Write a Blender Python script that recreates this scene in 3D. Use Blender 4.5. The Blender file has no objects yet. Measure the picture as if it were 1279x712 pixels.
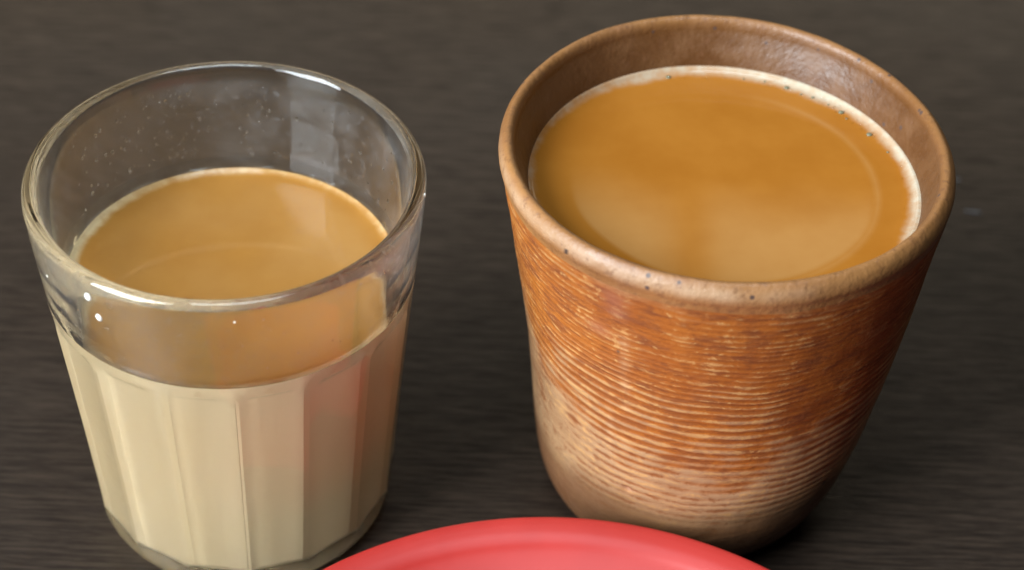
import bpy, bmesh, math, random
from mathutils import Vector, Matrix, noise

random.seed(7)
S = bpy.context.scene
COL = S.collection

# ------------------------------------------------------------------ camera
PITCH, ROLL, CAM_H = 0.71353, 0.04064, 0.30714
fwd = Vector((0, math.cos(PITCH), -math.sin(PITCH)))
rt0 = Vector((1, 0, 0))
up0 = rt0.cross(fwd)
rt = rt0 * math.cos(ROLL) + up0 * math.sin(ROLL)
up = up0 * math.cos(ROLL) - rt0 * math.sin(ROLL)
cam = bpy.data.cameras.new('camera')
co = bpy.data.objects.new('camera', cam)
COL.objects.link(co)
co.matrix_world = Matrix(((rt.x, up.x, -fwd.x, 0), (rt.y, up.y, -fwd.y, 0), (rt.z, up.z, -fwd.z, CAM_H), (0, 0, 0, 1)))
cam.sensor_width = 36
cam.lens = 36 * 2667.2 / 1279
cam.clip_start = 0.01
cam.clip_end = 50
cam.dof.use_dof = True
cam.dof.focus_distance = 0.372
cam.dof.aperture_fstop = 13
S.camera = co

# ------------------------------------------------------------------ world and lamps
w = bpy.data.worlds.new('World')
S.world = w
w.use_nodes = True
bg = w.node_tree.nodes['Background']
bg.inputs[0].default_value = (1.0, 0.86, 0.72, 1)
bg.inputs[1].default_value = 0.03


def area(name, az, el, dist, sx, sy, power, col, tgt=(0, .3, .05)):
    """rectangular area light; az degrees left of the viewer's side (0 = front, 90 = left, 180 = back)"""
    a, e = math.radians(az), math.radians(el)
    d = Vector((-math.sin(a) * math.cos(e), -math.cos(a) * math.cos(e), math.sin(e)))
    l = bpy.data.lights.new(name, 'AREA')
    l.shape = 'RECTANGLE'
    l.size, l.size_y = sx, sy
    l.energy, l.color = power, col
    o = bpy.data.objects.new(name, l)
    COL.objects.link(o)
    o.location = Vector(tgt) + d * dist
    o.rotation_euler = (-d).to_track_quat('-Z', 'Y').to_euler()
    return o


area('window_light', 52, 30, 1.3, 0.66, 1.1, 60, (0.86, 0.94, 1.0))
area('overhead_light', 0, 84, 1.4, 0.6, 0.6, 11, (0.76, 0.90, 1.0))
area('back_fill_light', 178, 18, 2.2, 2.4, 0.8, 7, (1.0, 0.83, 0.60))  # added lamp, unseen; its reflection brightens the far table

S.view_settings.view_transform = 'Standard'
S.view_settings.look = 'None'
S.view_settings.exposure = 0
S.view_settings.gamma = 1
S.view_settings.use_curve_mapping = False
S.render.engine = 'CYCLES'
cy = S.cycles
cy.use_denoising = True
cy.max_bounces = 24
cy.transmission_bounces = 16
cy.glossy_bounces = 8
cy.diffuse_bounces = 6
cy.caustics_reflective = True
cy.caustics_refractive = True
cy.blur_glossy = 0.3
cy.sample_clamp_indirect = 6


# ------------------------------------------------------------------ node helpers
class NT:
    def __init__(s, name):
        s.m = bpy.data.materials.new(name)
        s.m.use_nodes = True
        s.t = s.m.node_tree
        s.t.nodes.clear()
        s.out = s.n('ShaderNodeOutputMaterial')
        s.co = s.n('ShaderNodeTexCoord').outputs['Object']

    def n(s, k, **kw):
        x = s.t.nodes.new(k)
        for a, b in kw.items():
            setattr(x, a, b)
        return x

    def set(s, sock, v):
        if isinstance(v, bpy.types.NodeSocket):
            s.t.links.new(v, sock)
        else:
            sock.default_value = v

    def math(s, op, a, b=0.0, c=None, clamp=False):
        x = s.n('ShaderNodeMath', operation=op, use_clamp=clamp)
        s.set(x.inputs[0], a)
        s.set(x.inputs[1], b)
        if c is not None:
            s.set(x.inputs[2], c)
        return x.outputs[0]

    def ramp(s, f, lo, hi, a=0.0, b=1.0):
        x = s.n('ShaderNodeMapRange', interpolation_type='SMOOTHSTEP')
        s.set(x.inputs[0], f)
        for i, v in enumerate((lo, hi, a, b)):
            s.set(x.inputs[i + 1], v)
        return x.outputs[0]

    def mix(s, f, a, b, mode='MIX'):
        x = s.n('ShaderNodeMix', data_type='RGBA', blend_type=mode)
        s.set(x.inputs[0], f)
        for sock, v in ((x.inputs[6], a), (x.inputs[7], b)):
            if isinstance(v, (tuple, list)):
                v = tuple(v)[:3] + (1,)
            s.set(sock, v)
        return x.outputs[2]

    def noise(s, scale, detail=4, rough=.55, vec=None, dist=0.0):
        x = s.n('ShaderNodeTexNoise')
        s.t.links.new(vec or s.co, x.inputs['Vector'])
        x.inputs['Scale'].default_value = scale
        x.inputs['Detail'].default_value = detail
        x.inputs['Roughness'].default_value = rough
        x.inputs['Distortion'].default_value = dist
        return x.outputs[0]

    def mapping(s, scale):
        x = s.n('ShaderNodeMapping')
        s.t.links.new(s.co, x.inputs[0])
        x.inputs['Scale'].default_value = scale
        return x.outputs[0]

    def vor(s, scale, vec=None, out='Distance'):
        x = s.n('ShaderNodeTexVoronoi')
        s.t.links.new(vec or s.co, x.inputs['Vector'])
        x.inputs['Scale'].default_value = scale
        return x.outputs[out]

    def attr(s, name):
        return s.n('ShaderNodeAttribute', attribute_name=name).outputs['Fac']

    def bump(s, h, strength, dist):
        x = s.n('ShaderNodeBump')
        s.set(x.inputs['Height'], h)
        x.inputs['Strength'].default_value = strength
        x.inputs['Distance'].default_value = dist
        return x.outputs[0]

    def bsdf(s, **kw):
        x = s.n('ShaderNodeBsdfPrincipled')
        for k, v in kw.items():
            if isinstance(v, tuple) and len(v) == 3 and k != 'Subsurface Radius':
                v = v + (1,)
            s.set(x.inputs[k.replace('_', ' ')], v)
        s.t.links.new(x.outputs[0], s.out.inputs[0])
        return x


# ------------------------------------------------------------------ materials
def m_table():
    t = NT('dark_wood')
    v = t.mapping((1, 16, 1))
    g = t.noise(70, 6, .7, v, .3)
    fine = t.noise(170, 4, .65, t.mapping((1, 12, 1)))
    big = t.noise(9, 3, .5)
    c = t.mix(t.ramp(g, .30, .74), (.007, .0044, .0032), (.036, .0230, .0155))
    c = t.mix(t.ramp(fine, .55, .75, 0, .5), c, (.050, .034, .025))
    c = t.mix(t.ramp(big, .35, .7, 0, .35), c, (.027, .021, .017))
    ro = t.ramp(g, .3, .7, .40, .30)
    h = t.math('ADD', t.math('MULTIPLY', g, .7), t.math('MULTIPLY', fine, .3))
    t.bsdf(Base_Color=c, Roughness=ro, IOR=1.5, Specular_IOR_Level=t.ramp(h, .36, .64, .22, .72), Normal=t.bump(h, .45, .0003))
    return t.m


def m_glass():
    t = NT('clear_glass')
    g = t.bsdf(Base_Color=(.975, .992, .98), Roughness=0.008, IOR=1.5, Transmission_Weight=1.0)
    d = t.n('ShaderNodeBsdfDiffuse')
    d.inputs['Color'].default_value = (.8, .8, .8, 1)
    tr = t.n('ShaderNodeBsdfTranslucent')
    tr.inputs['Color'].default_value = (.8, .8, .8, 1)
    film = t.n('ShaderNodeMixShader')
    film.inputs[0].default_value = .5
    t.t.links.new(d.outputs[0], film.inputs[1])
    t.t.links.new(tr.outputs[0], film.inputs[2])
    n = t.noise(110, 5, .65)
    n2 = t.noise(700, 3, .6)
    fog = t.math('MULTIPLY', t.attr('fog'), t.math('ADD', t.ramp(n, .40, .70, .02, .08), t.ramp(n2, .55, .75, 0, .09)))
    mx = t.n('ShaderNodeMixShader')
    t.set(mx.inputs[0], fog)
    t.t.links.new(g.outputs[0], mx.inputs[1])
    t.t.links.new(film.outputs[0], mx.inputs[2])
    t.t.links.new(mx.outputs[0], t.out.inputs[0])
    return t.m


def m_water():
    t = NT('water_drop')
    t.bsdf(Base_Color=(1, 1, 1), Roughness=0.0, IOR=1.33, Transmission_Weight=1.0)
    return t.m


def m_tea_body():
    t = NT('milky_tea')
    c = t.mix(t.noise(60, 2, .5), (.69, .525, .305), (.75, .585, .365))
    t.bsdf(Base_Color=c, Roughness=.3, IOR=1.2)
    return t.m


def m_tea_skin(name, c_in, c_out, c_pale, foam, edge0, edge1):
    """top of the tea: 'rad' runs 0 at the middle to 1 at the wall, 'pale' marks paler patches, in the cup painted pane reflections"""
    t = NT(name)
    rad = t.attr('rad')
    n1 = t.noise(55, 4, .6)
    n2 = t.noise(240, 4, .6)
    c = t.mix(t.ramp(n1, .3, .7), c_in, c_out)
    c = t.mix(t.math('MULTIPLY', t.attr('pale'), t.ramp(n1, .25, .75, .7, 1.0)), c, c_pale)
    e = t.math('ADD', rad, t.math('MULTIPLY', t.math('SUBTRACT', n1, .5), .10))
    e = t.math('ADD', e, t.math('MULTIPLY', t.math('SUBTRACT', n2, .5), .05))
    e = t.math('ADD', e, t.math('MULTIPLY', t.attr('froth'), .02))
    n5 = t.noise(420, 4, .7)
    amt = t.math('ADD', t.math('MULTIPLY', t.attr('froth'), .5), t.ramp(n5, .35, .65, .22, .55), clamp=True)
    c = t.mix(t.math('MULTIPLY', t.ramp(e, edge0, edge1), amt), c, foam)
    t.bsdf(Base_Color=c, Roughness=.05, IOR=1.33, Normal=t.bump(n1, .05, .0005))
    return t.m


def speck_mask(t, scale, size, keep):
    vd = t.n('ShaderNodeTexVoronoi')
    t.t.links.new(t.co, vd.inputs['Vector'])
    vd.inputs['Scale'].default_value = scale
    sp = t.ramp(vd.outputs['Distance'], size, size * .55)
    sep = t.n('ShaderNodeSeparateColor')
    t.t.links.new(vd.outputs['Color'], sep.inputs[0])
    return t.math('MULTIPLY', sp, t.math('GREATER_THAN', sep.outputs[0], keep))


def m_cup_out():
    t = NT('ash_glazed_stoneware')
    ridge, glaze, foot, spot = t.attr('ridge'), t.attr('glaze'), t.attr('foot'), t.attr('spot')
    n1 = t.noise(160, 5, .65, t.mapping((1, 1, 3)))
    n2 = t.noise(600, 3, .6)
    n3 = t.noise(45, 4, .6)
    orange = t.mix(t.ramp(n3, .3, .7), (.235, .062, .007), (.315, .098, .012))
    orange = t.mix(t.ramp(n1, .48, .68, 0, .75), orange, (.12, .029, .006))
    tan = t.mix(t.ramp(n3, .3, .7), (.27, .145, .066), (.34, .205, .105))
    tan = t.mix(t.ramp(n1, .5, .75, 0, .4), tan, (.22, .11, .042))
    gl = t.math('ADD', glaze, t.math('MULTIPLY', t.math('SUBTRACT', n3, .5), 1.3))
    gl = t.math('ADD', gl, t.math('MULTIPLY', t.math('SUBTRACT', n1, .5), .9))
    gl = t.math('ADD', gl, t.math('MULTIPLY', t.math('SUBTRACT', .5, ridge), .7))
    c = t.mix(t.ramp(gl, .1, .85), tan, orange)
    n4 = t.noise(230, 6, .75, t.mapping((1, 1, 1.5)), 1.2)
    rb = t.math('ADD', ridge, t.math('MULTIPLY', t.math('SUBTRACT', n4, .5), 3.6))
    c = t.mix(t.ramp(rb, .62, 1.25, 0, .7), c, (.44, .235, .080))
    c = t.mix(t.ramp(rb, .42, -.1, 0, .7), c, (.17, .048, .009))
    c = t.mix(t.ramp(t.math('ADD', foot, t.math('MULTIPLY', t.math('SUBTRACT', n3, .5), .8)), .1, 1, 0, .85), c, (.105, .037, .011))
    c = t.mix(spot, c, (.22, .07, .035))
    c = t.mix(t.math('MULTIPLY', t.attr('streak'), .6), c, (.55, .36, .19))
    c = t.mix(speck_mask(t, 220, .16, .965), c, (.06, .035, .025))
    h = t.math('ADD', t.math('MULTIPLY', n1, .6), t.math('MULTIPLY', n2, .4))
    t.bsdf(Base_Color=c, Roughness=t.ramp(n1, .3, .7, .5, .75), IOR=1.4, Normal=t.bump(h, .55, .0005))
    return t.m


def m_cup_rim():
    t = NT('rim_stoneware')
    n1 = t.noise(150, 5, .65)
    n3 = t.noise(40, 3, .6)
    c = t.mix(t.ramp(n3, .3, .7), (.19, .080, .024), (.27, .122, .038))
    c = t.mix(t.ramp(n1, .5, .75, 0, .5), c, (.17, .065, .024))
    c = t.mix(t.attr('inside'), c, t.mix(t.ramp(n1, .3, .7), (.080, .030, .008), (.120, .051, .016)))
    c = t.mix(t.attr('lip_shine'), c, (.40, .27, .17))
    c = t.mix(t.ramp(t.noise(620, 3, .7), .52, .70, 0, .55), c, (.12, .050, .020))
    c = t.mix(speck_mask(t, 420, .22, .82), c, (.07, .04, .03))
    c = t.mix(t.attr('spot'), c, (.012, .008, .01))
    t.bsdf(Base_Color=c, Roughness=t.ramp(n1, .3, .7, .38, .55), IOR=1.5, Normal=t.bump(t.math('ADD', n1, t.noise(700, 3, .6)), .5, .0004))
    return t.m


def m_red():
    t = NT('red_glaze')
    n = t.noise(60, 3, .5)
    c = t.mix(t.ramp(n, .3, .7), (.315, .019, .015), (.355, .024, .019))
    t.bsdf(Base_Color=c, Roughness=.42, IOR=1.5, Specular_IOR_Level=.4,
           Normal=t.bump(t.noise(300, 2, .5), .06, .0003))
    return t.m


def m_flat(name, c, r):
    t = NT(name)
    n = t.noise(900, 2, .5)
    t.bsdf(Base_Color=t.mix(n, tuple(x * .8 for x in c), c), Roughness=r)
    return t.m


# ------------------------------------------------------------------ mesh helpers
def new_mesh_obj(name, verts, faces, mat, parent=None, attrs=None, normals=None):
    me = bpy.data.meshes.new(name)
    me.from_pydata(verts, [], faces)
    me.polygons.foreach_set('use_smooth', [True] * len(me.polygons))
    for k, vals in (attrs or {}).items():
        a = me.attributes.new(k, 'FLOAT', 'POINT')
        a.data.foreach_set('value', vals)
    me.materials.append(mat)
    me.update()
    if normals:
        me.normals_split_custom_set_from_vertices(normals)
    o = bpy.data.objects.new(name, me)
    COL.objects.link(o)
    o.parent = parent
    return o


def lathe(profile, seg, fn=None, close_start=False, close_end=False):
    """profile [(r,z)], bottom/inside order; fn(i,j,phi,r,z)->(r,z,dx,dy). phi 0 faces the viewer, positive to the right"""
    V, F = [], []
    n = len(profile)
    for i, (r, z) in enumerate(profile):
        for j in range(seg):
            ph = 2 * math.pi * j / seg
            rr, zz, dx, dy = fn(i, j, ph, r, z) if fn else (r, z, 0, 0)
            V.append((dx + rr * math.sin(ph), dy - rr * math.cos(ph), zz))
    for i in range(n - 1):
        for j in range(seg):
            a, b = i * seg + j, i * seg + (j + 1) % seg
            F.append((a, b, b + seg, a + seg))
    if close_start:
        c = len(V)
        V.append((0, 0, profile[0][1]))
        F += [(c, (j + 1) % seg, j) for j in range(seg)]
    if close_end:
        c = len(V)
        V.append((0, 0, profile[-1][1]))
        o = (n - 1) * seg
        F += [(c, o + j, o + (j + 1) % seg) for j in range(seg)]
    return V, F


def interp(tab, x):
    if x <= tab[0][0]:
        return tab[0][1]
    for (a, b), (c, d) in zip(tab, tab[1:]):
        if x <= c:
            t = (x - a) / (c - a)
            return b + (d - b) * t
    return tab[-1][1]


def cat(tab, x):
    """Catmull-Rom through the table (x increasing)"""
    if x <= tab[0][0]:
        return tab[0][1]
    if x >= tab[-1][0]:
        return tab[-1][1]
    for i in range(len(tab) - 1):
        if x <= tab[i + 1][0]:
            break
    x0, y0 = tab[i]
    x1, y1 = tab[i + 1]
    sl = lambda k: ((tab[min(k + 1, len(tab) - 1)][1] - tab[max(k - 1, 0)][1]) /
                    (tab[min(k + 1, len(tab) - 1)][0] - tab[max(k - 1, 0)][0]))
    t, h = (x - x0) / (x1 - x0), x1 - x0
    m0, m1 = sl(i) * h, sl(i + 1) * h
    return (2 * t**3 - 3 * t**2 + 1) * y0 + (t**3 - 2 * t**2 + t) * m0 + (-2 * t**3 + 3 * t**2) * y1 + (t**3 - t**2) * m1


def sstep(a, b, x):
    t = max(0, min(1, (x - a) / (b - a)))
    return t * t * (3 - 2 * t)


def empty(name, loc):
    o = bpy.data.objects.new(name, None)
    COL.objects.link(o)
    o.location = loc
    o.empty_display_size = .02
    return o


def tag(o, label, cat_, group=None):
    o['label'], o['category'] = label, cat_
    if group:
        o['group'] = group


# ------------------------------------------------------------------ table
bm = bmesh.new()
bmesh.ops.create_cube(bm, size=1)
for v in bm.verts:
    v.co = Vector((v.co.x * 1.8, .35 + v.co.y * 1.3, -.015 + v.co.z * .03))
bmesh.ops.bevel(bm, geom=bm.edges[:], offset=.003, segments=2, affect='EDGES')
me = bpy.data.meshes.new('table_top')
bm.to_mesh(me)
bm.free()
me.materials.append(m_table())
tb = bpy.data.objects.new('table_top', me)
COL.objects.link(tb)
tb['kind'] = 'structure'

# ------------------------------------------------------------------ tea glass
GX, GY, GH = -.05053, .29151, .07704
NF = 16
PH0 = math.radians(7.6)
R_OUT = [(0, .0268), (.0012, .0277), (.0035, .02835), (.012, .0290), (.030, .0306), (.0575, .03325), (.070, .0345), (.0752, .0350), (.0766, .0347), (.07704, .0339)]
TEA_Z = .0548


def g_out(z):
    return interp(R_OUT, z)


def g_in(z):
    return interp([(.007, .0150), (.0074, .0205), (.0085, .0238), (.0105, .0252), (.0140, .0260), (.030, .0276), (.0575, .0301), (.070, .0317), (.0752, .0326), (.0766, .0331), (.07704, .0339)], z)


SEG = NF * 14


def facet_fac(z):
    return sstep(.0547, .0536, z) * sstep(.0020, .0060, z)


def flute(ph, depth):
    """radius factor of one hollowed panel between two crisp edges"""
    a = ((ph - PH0) / (2 * math.pi / NF)) % 1.0 - .5            # -0.5..0.5 across one panel
    flat = math.cos(math.pi / NF) / math.cos(a * 2 * math.pi / NF)
    return flat * (1 - depth * math.cos(math.pi * a))


def glass_fn(i, j, ph, r, z):
    k = facet_fac(z)
    if k > 0:
        if i < N_OUT:
            r *= 1 + k * (flute(ph, .012) - 1 + .012)
        elif z > .0038:
            r *= 1 + k * (flute(ph, .018) - 1 + .012)
    return r, z, 0, 0


zo = [0, .0003, .0008, .0014, .0022, .0032, .0045, .006] + [.0075 + i * .0022 for i in range(20)] + \
     [.0515, .0520, .0525, .0530, .0535, .0540, .0545, .0555, .058, .061, .064, .067, .070, .0725, .0742, .0752, .0757, .0761, .0764, .0766, .0768, .0769, .07702]
zo = sorted(set(zo + [.056 + .0007 * k for k in range(27)]))
out_prof = [(g_out(z), z) for z in zo]
# rounded lip: half circle from outer to inner
lip = []
r_o, r_i, zc = .03495, .0322, .0756
rc, rr_ = (r_o + r_i) / 2, (r_o - r_i) / 2
out_prof = [(cat(R_OUT[:7] + [(.0757, r_o)], z), z) for z in zo if z < zc - .0004]
for k in range(13):
    a = math.pi * k / 12
    lip.append((rc + rr_ * math.cos(a), zc + rr_ * 1.05 * math.sin(a)))
in_tab = [(.0115, .0257), (.030, .0273), (.0548, .0294), (.070, .0313), (.0757, r_i)]
zi = [.0752 - .0006 * k for k in range(35)] + [.054, .050, .045, .040, .035, .030, .025, .020, .017, .0140, .0115]
in_prof = [(cat(in_tab, z), z) for z in zi] + [(.0253, .0070), (.0248, .0050), (.0234, .0037), (.0208, .0031), (.0155, .0028), (.008, .0026), (.003, .0026)]
N_OUT = len(out_prof)
prof = [(.003, .0012), (.012, .0011), (.0195, .0010), (.0225, .0005), (.0243, 0.0), (.0258, .0002)]
n0 = len(prof)
prof += [p for p in out_prof if p[1] > .0006]
N_OUT = len(prof)
prof += lip + in_prof
V, F = lathe(prof, SEG, glass_fn, True, True)
glass = empty('tea_glass', (GX, GY, .0006))
M_GLASS = m_glass()
fog = [(sstep(TEA_Z - .001, TEA_Z + .004, v[2]) * sstep(.0752, .073, v[2])) if (N_OUT + 13) * SEG <= q < len(prof) * SEG else 0.0 for q, v in enumerate(V)]
gb = new_mesh_obj('glass_body', V, F, M_GLASS, glass, dict(fog=fog))
gb.data.set_sharp_from_angle(angle=math.radians(20))
tag(glass, 'clear fluted drinking glass with smooth rim, beside the clay cup', 'glass')

# water drops clinging to the wall
M_WATER = m_water()
M_WHITE = m_flat('white_gloss', (.86, .84, .78), .12)


def drop_patch(bm_, P, nrm, r, flat=.45):
    zax = nrm.normalized()
    xa = zax.cross(Vector((0, 0, 1))).normalized()
    ya = zax.cross(xa)
    M = Matrix(((xa.x * r, ya.x * r * 1.15, zax.x * r * flat, P.x), (xa.y * r, ya.y * r * 1.15, zax.y * r * flat, P.y),
                (xa.z * r, ya.z * r * 1.15, zax.z * r * flat, P.z), (0, 0, 0, 1)))
    bmesh.ops.create_icosphere(bm_, subdivisions=2, radius=1, matrix=M)


def bm_obj(name, bm_, mat, parent):
    me_ = bpy.data.meshes.new(name)
    bm_.to_mesh(me_)
    bm_.free()
    me_.polygons.foreach_set('use_smooth', [True] * len(me_.polygons))
    me_.materials.append(mat)
    o = bpy.data.objects.new(name, me_)
    COL.objects.link(o)
    o.parent = parent
    return o


bm = bmesh.new()
for k in range(230):
    ph = math.radians(random.uniform(112, 250))
    z = random.uniform(.0585, .0742)
    if random.random() < .5:
        ph = math.radians(random.gauss(205, 16))
    r = cat(in_tab, z)
    rad = random.choice([.00010, .00013, .00017, .00023, .00034])
    drop_patch(bm, Vector((r * math.sin(ph), -r * math.cos(ph), z)), Vector((-math.sin(ph), math.cos(ph), .1)), rad)
for k in range(60):
    ph = math.radians(random.uniform(-75, 70))
    z = random.uniform(.058, .072)
    r = cat(in_tab, z)
    drop_patch(bm, Vector((r * math.sin(ph), -r * math.cos(ph), z)), Vector((-math.sin(ph), math.cos(ph), .1)), random.choice([.0001, .00014, .0002]))
wd = bm_obj('fine_water_droplets', bm, M_WATER, glass)
wd['kind'] = 'stuff'
for (deg, z, rad) in ((-33.3, .0730, .00075), (-30.7, .0690, .0007), (-54, .0695, .00025), (86, .0760, .0004), (9.5, .0735, .0002)):  # small white drops on the outside of the glass
    ph = math.radians(deg)
    r = g_out(z) if z < .075 else .0349
    bm = bmesh.new()
    drop_patch(bm, Vector((r * math.sin(ph), -r * math.cos(ph), z)), Vector((math.sin(ph), -math.cos(ph), -.08)), rad, .5)
    bm_obj('white_drop', bm, M_WHITE, glass)

# tea inside the glass
tea = empty('milk_tea', (GX, GY, .0006))
OV = .00025
MEN = .0007
zs = [.0028, .0031, .0037, .0050, .0070, .0115] + [.0140 + .0026 * i for i in range(16)] + [TEA_Z, TEA_Z + MEN]


def tea_r(z):
    tab = [(.0028, .0155), (.0031, .0208), (.0037, .0234), (.0050, .0248), (.0070, .0253), (.0115, .0257)]
    return (interp(tab, z) if z < .0115 else cat(in_tab, z)) + OV


pr = [(.003, .0024)] + [(tea_r(z), z - (OV if z < .006 else 0)) for z in zs]
V, F = lathe(pr, SEG, lambda i, j, ph, r, z: (r * (1 + (facet_fac(z) if z > .0036 else 0) * (flute(ph, .018) - 1 + .012)), z, 0, 0), True, False)
tbody = new_mesh_obj('tea_body', V, F, m_tea_body(), tea)
tbody.data.set_sharp_from_angle(angle=math.radians(20))


def tea_top(name, R, z0, mat, parent, pale_fn, froth_fn, lift=.0011, wid=.0016, over=.0002, ri=.0005):
    prof = []
    nr = 60
    for k in range(nr + 1):
        r = ri + (R + over - ri) * (1 - (1 - k / nr) ** 1.6)
        d = max(0, R - r)
        prof.append((r, z0 + lift * math.exp(-d / (wid * .45))))
    seg = 160
    V, F = lathe(prof, seg, None, True, False)
    F = [tuple(f) for f in F]
    rad, pale, fr = [], [], []
    for v in V:
        r = math.hypot(v[0], v[1])
        ph = math.atan2(v[0], -v[1])
        rad.append(min(1, r / R))
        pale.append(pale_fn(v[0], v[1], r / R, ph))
        fr.append(froth_fn(ph))
    # make faces look up
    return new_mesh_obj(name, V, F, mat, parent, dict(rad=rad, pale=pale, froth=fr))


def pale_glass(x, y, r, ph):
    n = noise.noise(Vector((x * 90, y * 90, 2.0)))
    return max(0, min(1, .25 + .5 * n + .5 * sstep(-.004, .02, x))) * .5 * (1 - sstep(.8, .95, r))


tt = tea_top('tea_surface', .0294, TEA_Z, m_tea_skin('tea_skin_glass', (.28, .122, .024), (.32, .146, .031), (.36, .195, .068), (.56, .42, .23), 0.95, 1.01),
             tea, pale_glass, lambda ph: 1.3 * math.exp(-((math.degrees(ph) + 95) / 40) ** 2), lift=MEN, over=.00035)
tag(tea, 'light brown milk tea filling the fluted glass to about three quarters', 'tea')

# ------------------------------------------------------------------ stoneware cup
CX, CY = .03659, .30061
CUP_OUT = [(0, .0243), (.0012, .0256), (.0028, .0270), (.006, .0286), (.013, .0306), (.024, .0325), (.034, .0338), (.045, .0352), (.054, .0364), (.066, .0380), (.074, .0393), (.0785, .0401)]
CUP_IN = [(.0065, .018), (.009, .0235), (.014, .0268), (.030, .0296), (.050, .0318), (.066, .0336), (.073, .0348), (.0765, .0358), (.0796, .0371)]


def wob(ph, z):
    return 1 + .004 * math.sin(2 * ph + .6) + .003 * math.sin(3 * ph + 1.9 + z * 30)


def cup_dx(z):
    return .0008 * math.sin(math.pi * min(1, z / .082)) - .0014 * max(0, 1 - z / .032) ** 1.5


ridge_z = []
z = .0085
while z < .0775:
    ridge_z.append(z)
    z += random.uniform(.0015, .0024) if z < .052 else random.uniform(.0011, .0018)


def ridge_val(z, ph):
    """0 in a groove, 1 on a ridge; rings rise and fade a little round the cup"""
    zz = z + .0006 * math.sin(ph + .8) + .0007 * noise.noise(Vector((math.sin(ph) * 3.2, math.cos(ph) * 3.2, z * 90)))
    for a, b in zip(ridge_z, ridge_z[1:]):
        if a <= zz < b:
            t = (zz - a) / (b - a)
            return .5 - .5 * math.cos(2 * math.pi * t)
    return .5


SEGC = 360
zc_ = [0, .0004, .0008, .0012, .0018, .0024, .0032, .0042, .0054, .0066] + [.0075 + .00019 * i for i in range(368)]
zc_ = [z for z in zc_ if z <= .0772]
A_out = dict(ridge=[], glaze=[], foot=[], spot=[], streak=[])


def g2(dphi, dz, sp, sz):
    return math.exp(-(dphi / sp) ** 2 - (dz / sz) ** 2)


def cup_out_fn(i, j, ph, r, z):
    p = ph if ph < math.pi else ph - 2 * math.pi
    d = math.degrees(p)
    rv = ridge_val(z, p)
    nz = noise.noise(Vector((math.sin(p) * 1.6, math.cos(p) * 1.6, z * 40)))
    nf = noise.noise(Vector((math.sin(p) * 7, math.cos(p) * 7, z * 260)))
    smooth_left = sstep(.050, .034, z) * sstep(-34, -60, d)
    amp = sstep(.014, .024, z) * sstep(.0775, .0745, z) * (1 - .8 * smooth_left) * (.62 + .75 * nz) * (1 - .35 * sstep(.050, .062, z))
    amp = max(.12, amp) if z > .02 else max(0, amp)
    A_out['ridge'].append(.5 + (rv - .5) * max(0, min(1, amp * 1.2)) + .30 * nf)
    edge = .041 + .006 * nz + .008 * sstep(-35, -65, d) + .005 * nf
    gz = sstep(edge - .024, edge + .018, z) * (1 - .3 * sstep(.072, .078, z))
    A_out['glaze'].append(gz)
    A_out['foot'].append(sstep(.030 + .008 * nz, .010 + .004 * nz, z))  # brown foot, with the shade low on the cup also painted in
    s = .7 * g2(d + 30.5, z - .0740, 3.4, .0022) + .6 * g2(d + 30, z - .0705, 3.0, .0014) + .6 * g2(d + 35.5, z - .0646, 4, .0016) + .5 * g2(d + 26.5, z - .024, 2.2, .001)
    A_out['spot'].append(min(1, s))
    A_out['streak'].append(g2(d + 28, z - .050, 1.4, .014) * max(0, .35 + 1.2 * nf) * (.3 + .9 * rv) + .5 * g2(d + 33, z - .040, 1.2, .007) * rv)
    pit = -.0006 * g2(d + 26.5, z - .024, 1.4, .0007)
    rr = r * wob(p, z) + .00013 * (rv - .5) * amp + .00010 * nf * sstep(.004, .012, z) + .0003 * nz * sstep(0, .01, z) + pit
    return rr, z, cup_dx(z), 0


cup = empty('stoneware_cup', (CX, CY, 0))
tag(cup, 'orange and tan ridged stoneware cup without handle, behind the red saucer', 'cup')
Vo, Fo = lathe([(cat(CUP_OUT, z), z) for z in zc_], SEGC, cup_out_fn, True, False)
for k in A_out:
    A_out[k].append(A_out[k][0])
# rim: rounded lip from outer wall over to the inner wall
ro, ri = cat(CUP_OUT, zc_[-1]), cat(CUP_IN, .0765)
rim_prof = [(ro, zc_[-1]), (.0400, .0782), (.04025, .0792), (.0402, .0802), (.0399, .0812), (.0394, .0819), (.0389, .0823), (.0384, .08235), (.0379, .0821), (.03752, .0816), (.0373, .0808), (.0371, .0796), (ri, .0765)]
# refine
fine = []
for k in range(len(rim_prof) - 1):
    p0, p1, p2, p3 = [Vector(rim_prof[max(0, min(len(rim_prof) - 1, k + q))]) for q in (-1, 0, 1, 2)]
    for s in range(4):
        t = s / 4
        fine.append(tuple(.5 * (2 * p1 + (p2 - p0) * t + (2 * p0 - 5 * p1 + 4 * p2 - p3) * t * t + (3 * p1 - p0 - 3 * p2 + p3) * t ** 3)))
fine.append(rim_prof[-1])
A_rim = dict(lip_shine=[], spot=[], inside=[])


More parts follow.
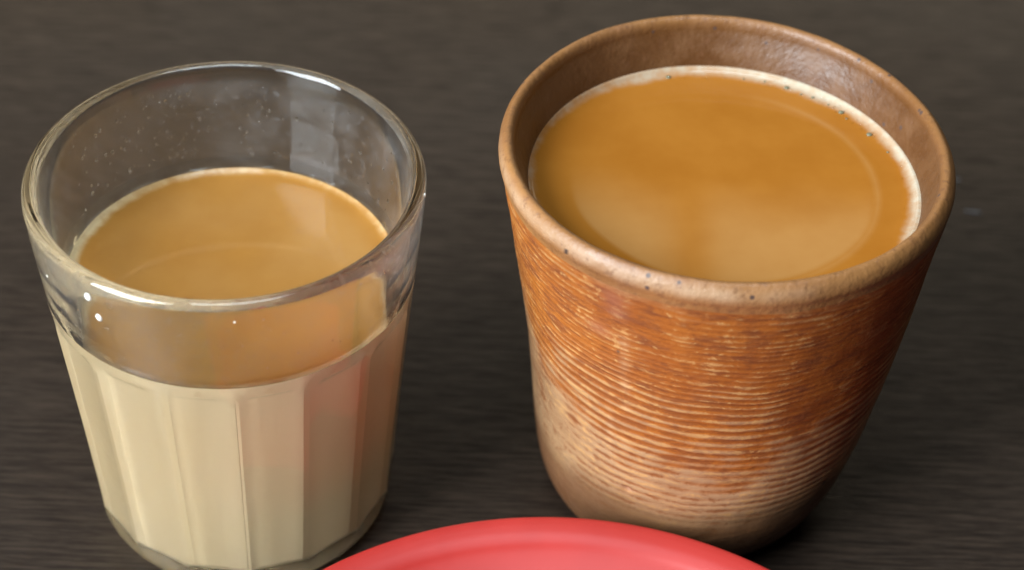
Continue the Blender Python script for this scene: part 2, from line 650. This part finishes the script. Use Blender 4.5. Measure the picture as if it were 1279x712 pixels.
def rim_fn(i, j, ph, r, z):
    p = ph if ph < math.pi else ph - 2 * math.pi
    d = math.degrees(p)
    nz = noise.noise(Vector((math.sin(p) * 1.6, math.cos(p) * 1.6, z * 40)))
    nf = noise.noise(Vector((math.sin(p) * 9, math.cos(p) * 9, z * 200)))
    t = i / (len(fine) - 1)
    A_rim['lip_shine'].append(max(0, min(1, (math.exp(-((t - .30) / .10) ** 2)) * sstep(-105, -60, d) * sstep(35, -15, d) * .8 * (.65 + .5 * nf))))  # pale highlight painted along the front-left outer lip
    A_rim['spot'].append(1.0 if (abs(d + 44) * .0007 < .0006 and abs(t - .22) < .045) else 0.0)
    A_rim['inside'].append(sstep(.52, .95, t))
    rr = r * wob(p, z) + .0003 * nz * (1 - t) + .00012 * nf * math.sin(math.pi * t)
    if i == 0:
        rr, z = Vo_r(j)
    return rr, z + .0003 * math.sin(p * 2 + 1) * math.sin(math.pi * t), cup_dx(z), 0


def Vo_r(j):
    v = Vo[(len(zc_) - 1) * SEGC + j]
    return math.hypot(v[0] - cup_dx(zc_[-1]), v[1]), v[2]


Vr, Fr = lathe(fine, SEGC, rim_fn)
in_prof2 = [(ri, .0765)] + [(cat(CUP_IN, z), z) for z in [.0755 - .0012 * i for i in range(54)]] + [(.018, .0070), (.010, .0065), (.003, .0064)]
Vi, Fi = lathe(in_prof2, SEGC, lambda i, j, ph, r, z: (r * wob(ph if ph < math.pi else ph - 2 * math.pi, z), z, cup_dx(z), 0), False, True)


def vnormals(V, F):
    N = [Vector((0, 0, 0)) for _ in V]
    P = [Vector(v) for v in V]
    for f in F:
        n = (P[f[1]] - P[f[0]]).cross(P[f[-1]] - P[f[0]])
        for k in f:
            N[k] += n
    return N


No, Nr, Ni = vnormals(Vo, Fo), vnormals(Vr, Fr), vnormals(Vi, Fi)
lo_, lr_ = (len(zc_) - 1) * SEGC, (len(fine) - 1) * SEGC
for j in range(SEGC):
    a = No[lo_ + j].normalized() + Nr[j].normalized()
    No[lo_ + j] = Nr[j] = a
    b = Nr[lr_ + j].normalized() + Ni[j].normalized()
    Nr[lr_ + j] = Ni[j] = b
nn = lambda N: [tuple(n.normalized()) if n.length > 0 else (0, 0, 1) for n in N]
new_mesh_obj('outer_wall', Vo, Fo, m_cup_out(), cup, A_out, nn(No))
M_RIM = m_cup_rim()
new_mesh_obj('rim', Vr, Fr, M_RIM, cup, A_rim, nn(Nr))
new_mesh_obj('inner_wall', Vi, Fi, M_RIM, cup, dict(inside=[1.0] * len(Vi), lip_shine=[0.0] * len(Vi), spot=[0.0] * len(Vi)), nn(Ni))

# tea in the cup
CT_Z = .0727
tea2 = empty('milk_tea', (CX, CY, 0))
tag(tea2, 'orange brown milk tea with pale froth edge in the stoneware cup', 'tea')
M_BODY = bpy.data.materials['milky_tea']


def painted_panes(x, y, r, ph):  # window-pane reflections painted as paler patches in the cup's tea
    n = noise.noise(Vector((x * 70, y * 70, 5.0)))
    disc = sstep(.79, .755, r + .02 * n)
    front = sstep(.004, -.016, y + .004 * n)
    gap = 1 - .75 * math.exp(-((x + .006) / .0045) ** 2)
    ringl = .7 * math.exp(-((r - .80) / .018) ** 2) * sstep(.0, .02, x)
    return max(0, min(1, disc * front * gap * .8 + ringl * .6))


RT = .0347
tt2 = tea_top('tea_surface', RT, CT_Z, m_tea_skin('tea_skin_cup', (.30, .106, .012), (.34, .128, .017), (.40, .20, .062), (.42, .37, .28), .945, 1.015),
              tea2, painted_panes, lambda ph: .95 * math.exp(-((math.degrees(ph) - 140) / 45) ** 2) + .5 * math.exp(-((math.degrees(ph) - 85) / 25) ** 2) + .45 * math.exp(-((math.degrees(ph) + 165) / 30) ** 2), lift=.0010, over=.0006)
V, F = lathe([(.003, .0067), (.017, .0073), (.0225, .0095), (.0258, .0142)] + [(cat(CUP_IN, z) - .0006, z) for z in (.02, .03, .04, .05, .06, .068, .0715)], 96, None, True, True)
new_mesh_obj('tea_body', V, F, M_BODY, tea2)
M_BUB = m_flat('bubble_film', (.16, .15, .09), .08)
for (d, rr_, rad) in ((155.5, .955, .00048), (146, .95, .0003), (134.5, .945, .0005), (120.4, .935, .0005), (131, .925, .0002), (195, .955, .00048), (110, .945, .00022), (150, .94, .00022), (163, .96, .00024), (170, .95, .0002), (140, .95, .0002)):
    ph = math.radians(d)
    bm = bmesh.new()
    drop_patch(bm, Vector((RT * rr_ * math.sin(ph), -RT * rr_ * math.cos(ph), CT_Z + .00015)), Vector((0.001, 0, 1)), rad, .55)
    bm_obj('bubble', bm, M_BUB, tea2)

bm = bmesh.new()
for k in range(90):
    ph = math.radians(random.choice([random.gauss(140, 22), random.gauss(140, 22), random.uniform(80, 215)]))
    q = random.uniform(.925, .985)
    drop_patch(bm, Vector((RT * q * math.sin(ph), -RT * q * math.cos(ph), CT_Z + .00008 + .0003 * max(0, q - .955) / .03)), Vector((0.001, 0, 1)), random.choice([.00008, .0001, .00013, .00017]), .6)
fb = bm_obj('froth_bubbles', bm, M_WATER, tea2)
fb['kind'] = 'stuff'

# ------------------------------------------------------------------ red saucer
PX, PY, PR, PZ = .01140, .20017, .0695, .018
sa = empty('saucer', (PX, PY, 0))
tag(sa, 'bright red glazed round saucer in front of the glass and cup', 'saucer')
top = [(.002, .0062), (.020, .0062), (.036, .0066), (.042, .0074), (.0465, .0092), (.052, .0112), (.058, .0140), (.0612, .0157), (.0626, .0167), (.0640, .0174), (.0655, .0178)]
lipp = [(.0664, .01795), (.0671, .01800), (.0676, .01785), (.0678, .0174), (.0676, .0168), (.0670, .0163)]
und = [(.062, .0140), (.055, .0108), (.048, .0072), (.043, .0044), (.0405, .0034), (.037, .0030), (.020, .0030), (.002, .0030)]
pp = [(r * PR / .0678, z) for r, z in top + lipp + und]
pf = []
for k in range(len(pp) - 1):
    p0, p1, p2, p3 = [Vector(pp[max(0, min(len(pp) - 1, k + q))]) for q in (-1, 0, 1, 2)]
    for s in range(4):
        t = s / 4
        pf.append(tuple(.5 * (2 * p1 + (p2 - p0) * t + (2 * p0 - 5 * p1 + 4 * p2 - p3) * t * t + (3 * p1 - p0 - 3 * p2 + p3) * t ** 3)))
pf.append(pp[-1])
M_RED = m_red()
V, F = lathe(pf[::-1], 256, None, True, True)
new_mesh_obj('dish', V, F, M_RED, sa)
V, F = lathe([(.0382, .0036), (.0378, .0012), (.0384, 0), (.0402, 0), (.0410, .0012), (.0412, .0040)], 160)
new_mesh_obj('foot_ring', V, F, M_RED, sa)

# ------------------------------------------------------------------ flecks on the table
M_FL = m_flat('pale_fleck', (.16, .15, .15), .5)
for (x, y, L, rz, lab) in ((.1036, .3990, .0010, .2, 'tiny pale speck on dark table nearer the cup rim'), (.1058, .3871, .0022, -.12, 'thin pale sliver on dark table right of stoneware cup')):
    bm = bmesh.new()
    bmesh.ops.create_icosphere(bm, subdivisions=2, radius=1)
    for v in bm.verts:
        v.co = Vector((v.co.x * L, v.co.y * .00035 * (1 + .4 * math.sin(v.co.x * 5)), .00015 + v.co.z * .0002))
    o = bm_obj('crumb', bm, M_FL, None)
    o.location = (x, y, 0)
    o.rotation_euler[2] = rz
    tag(o, lab, 'crumb')
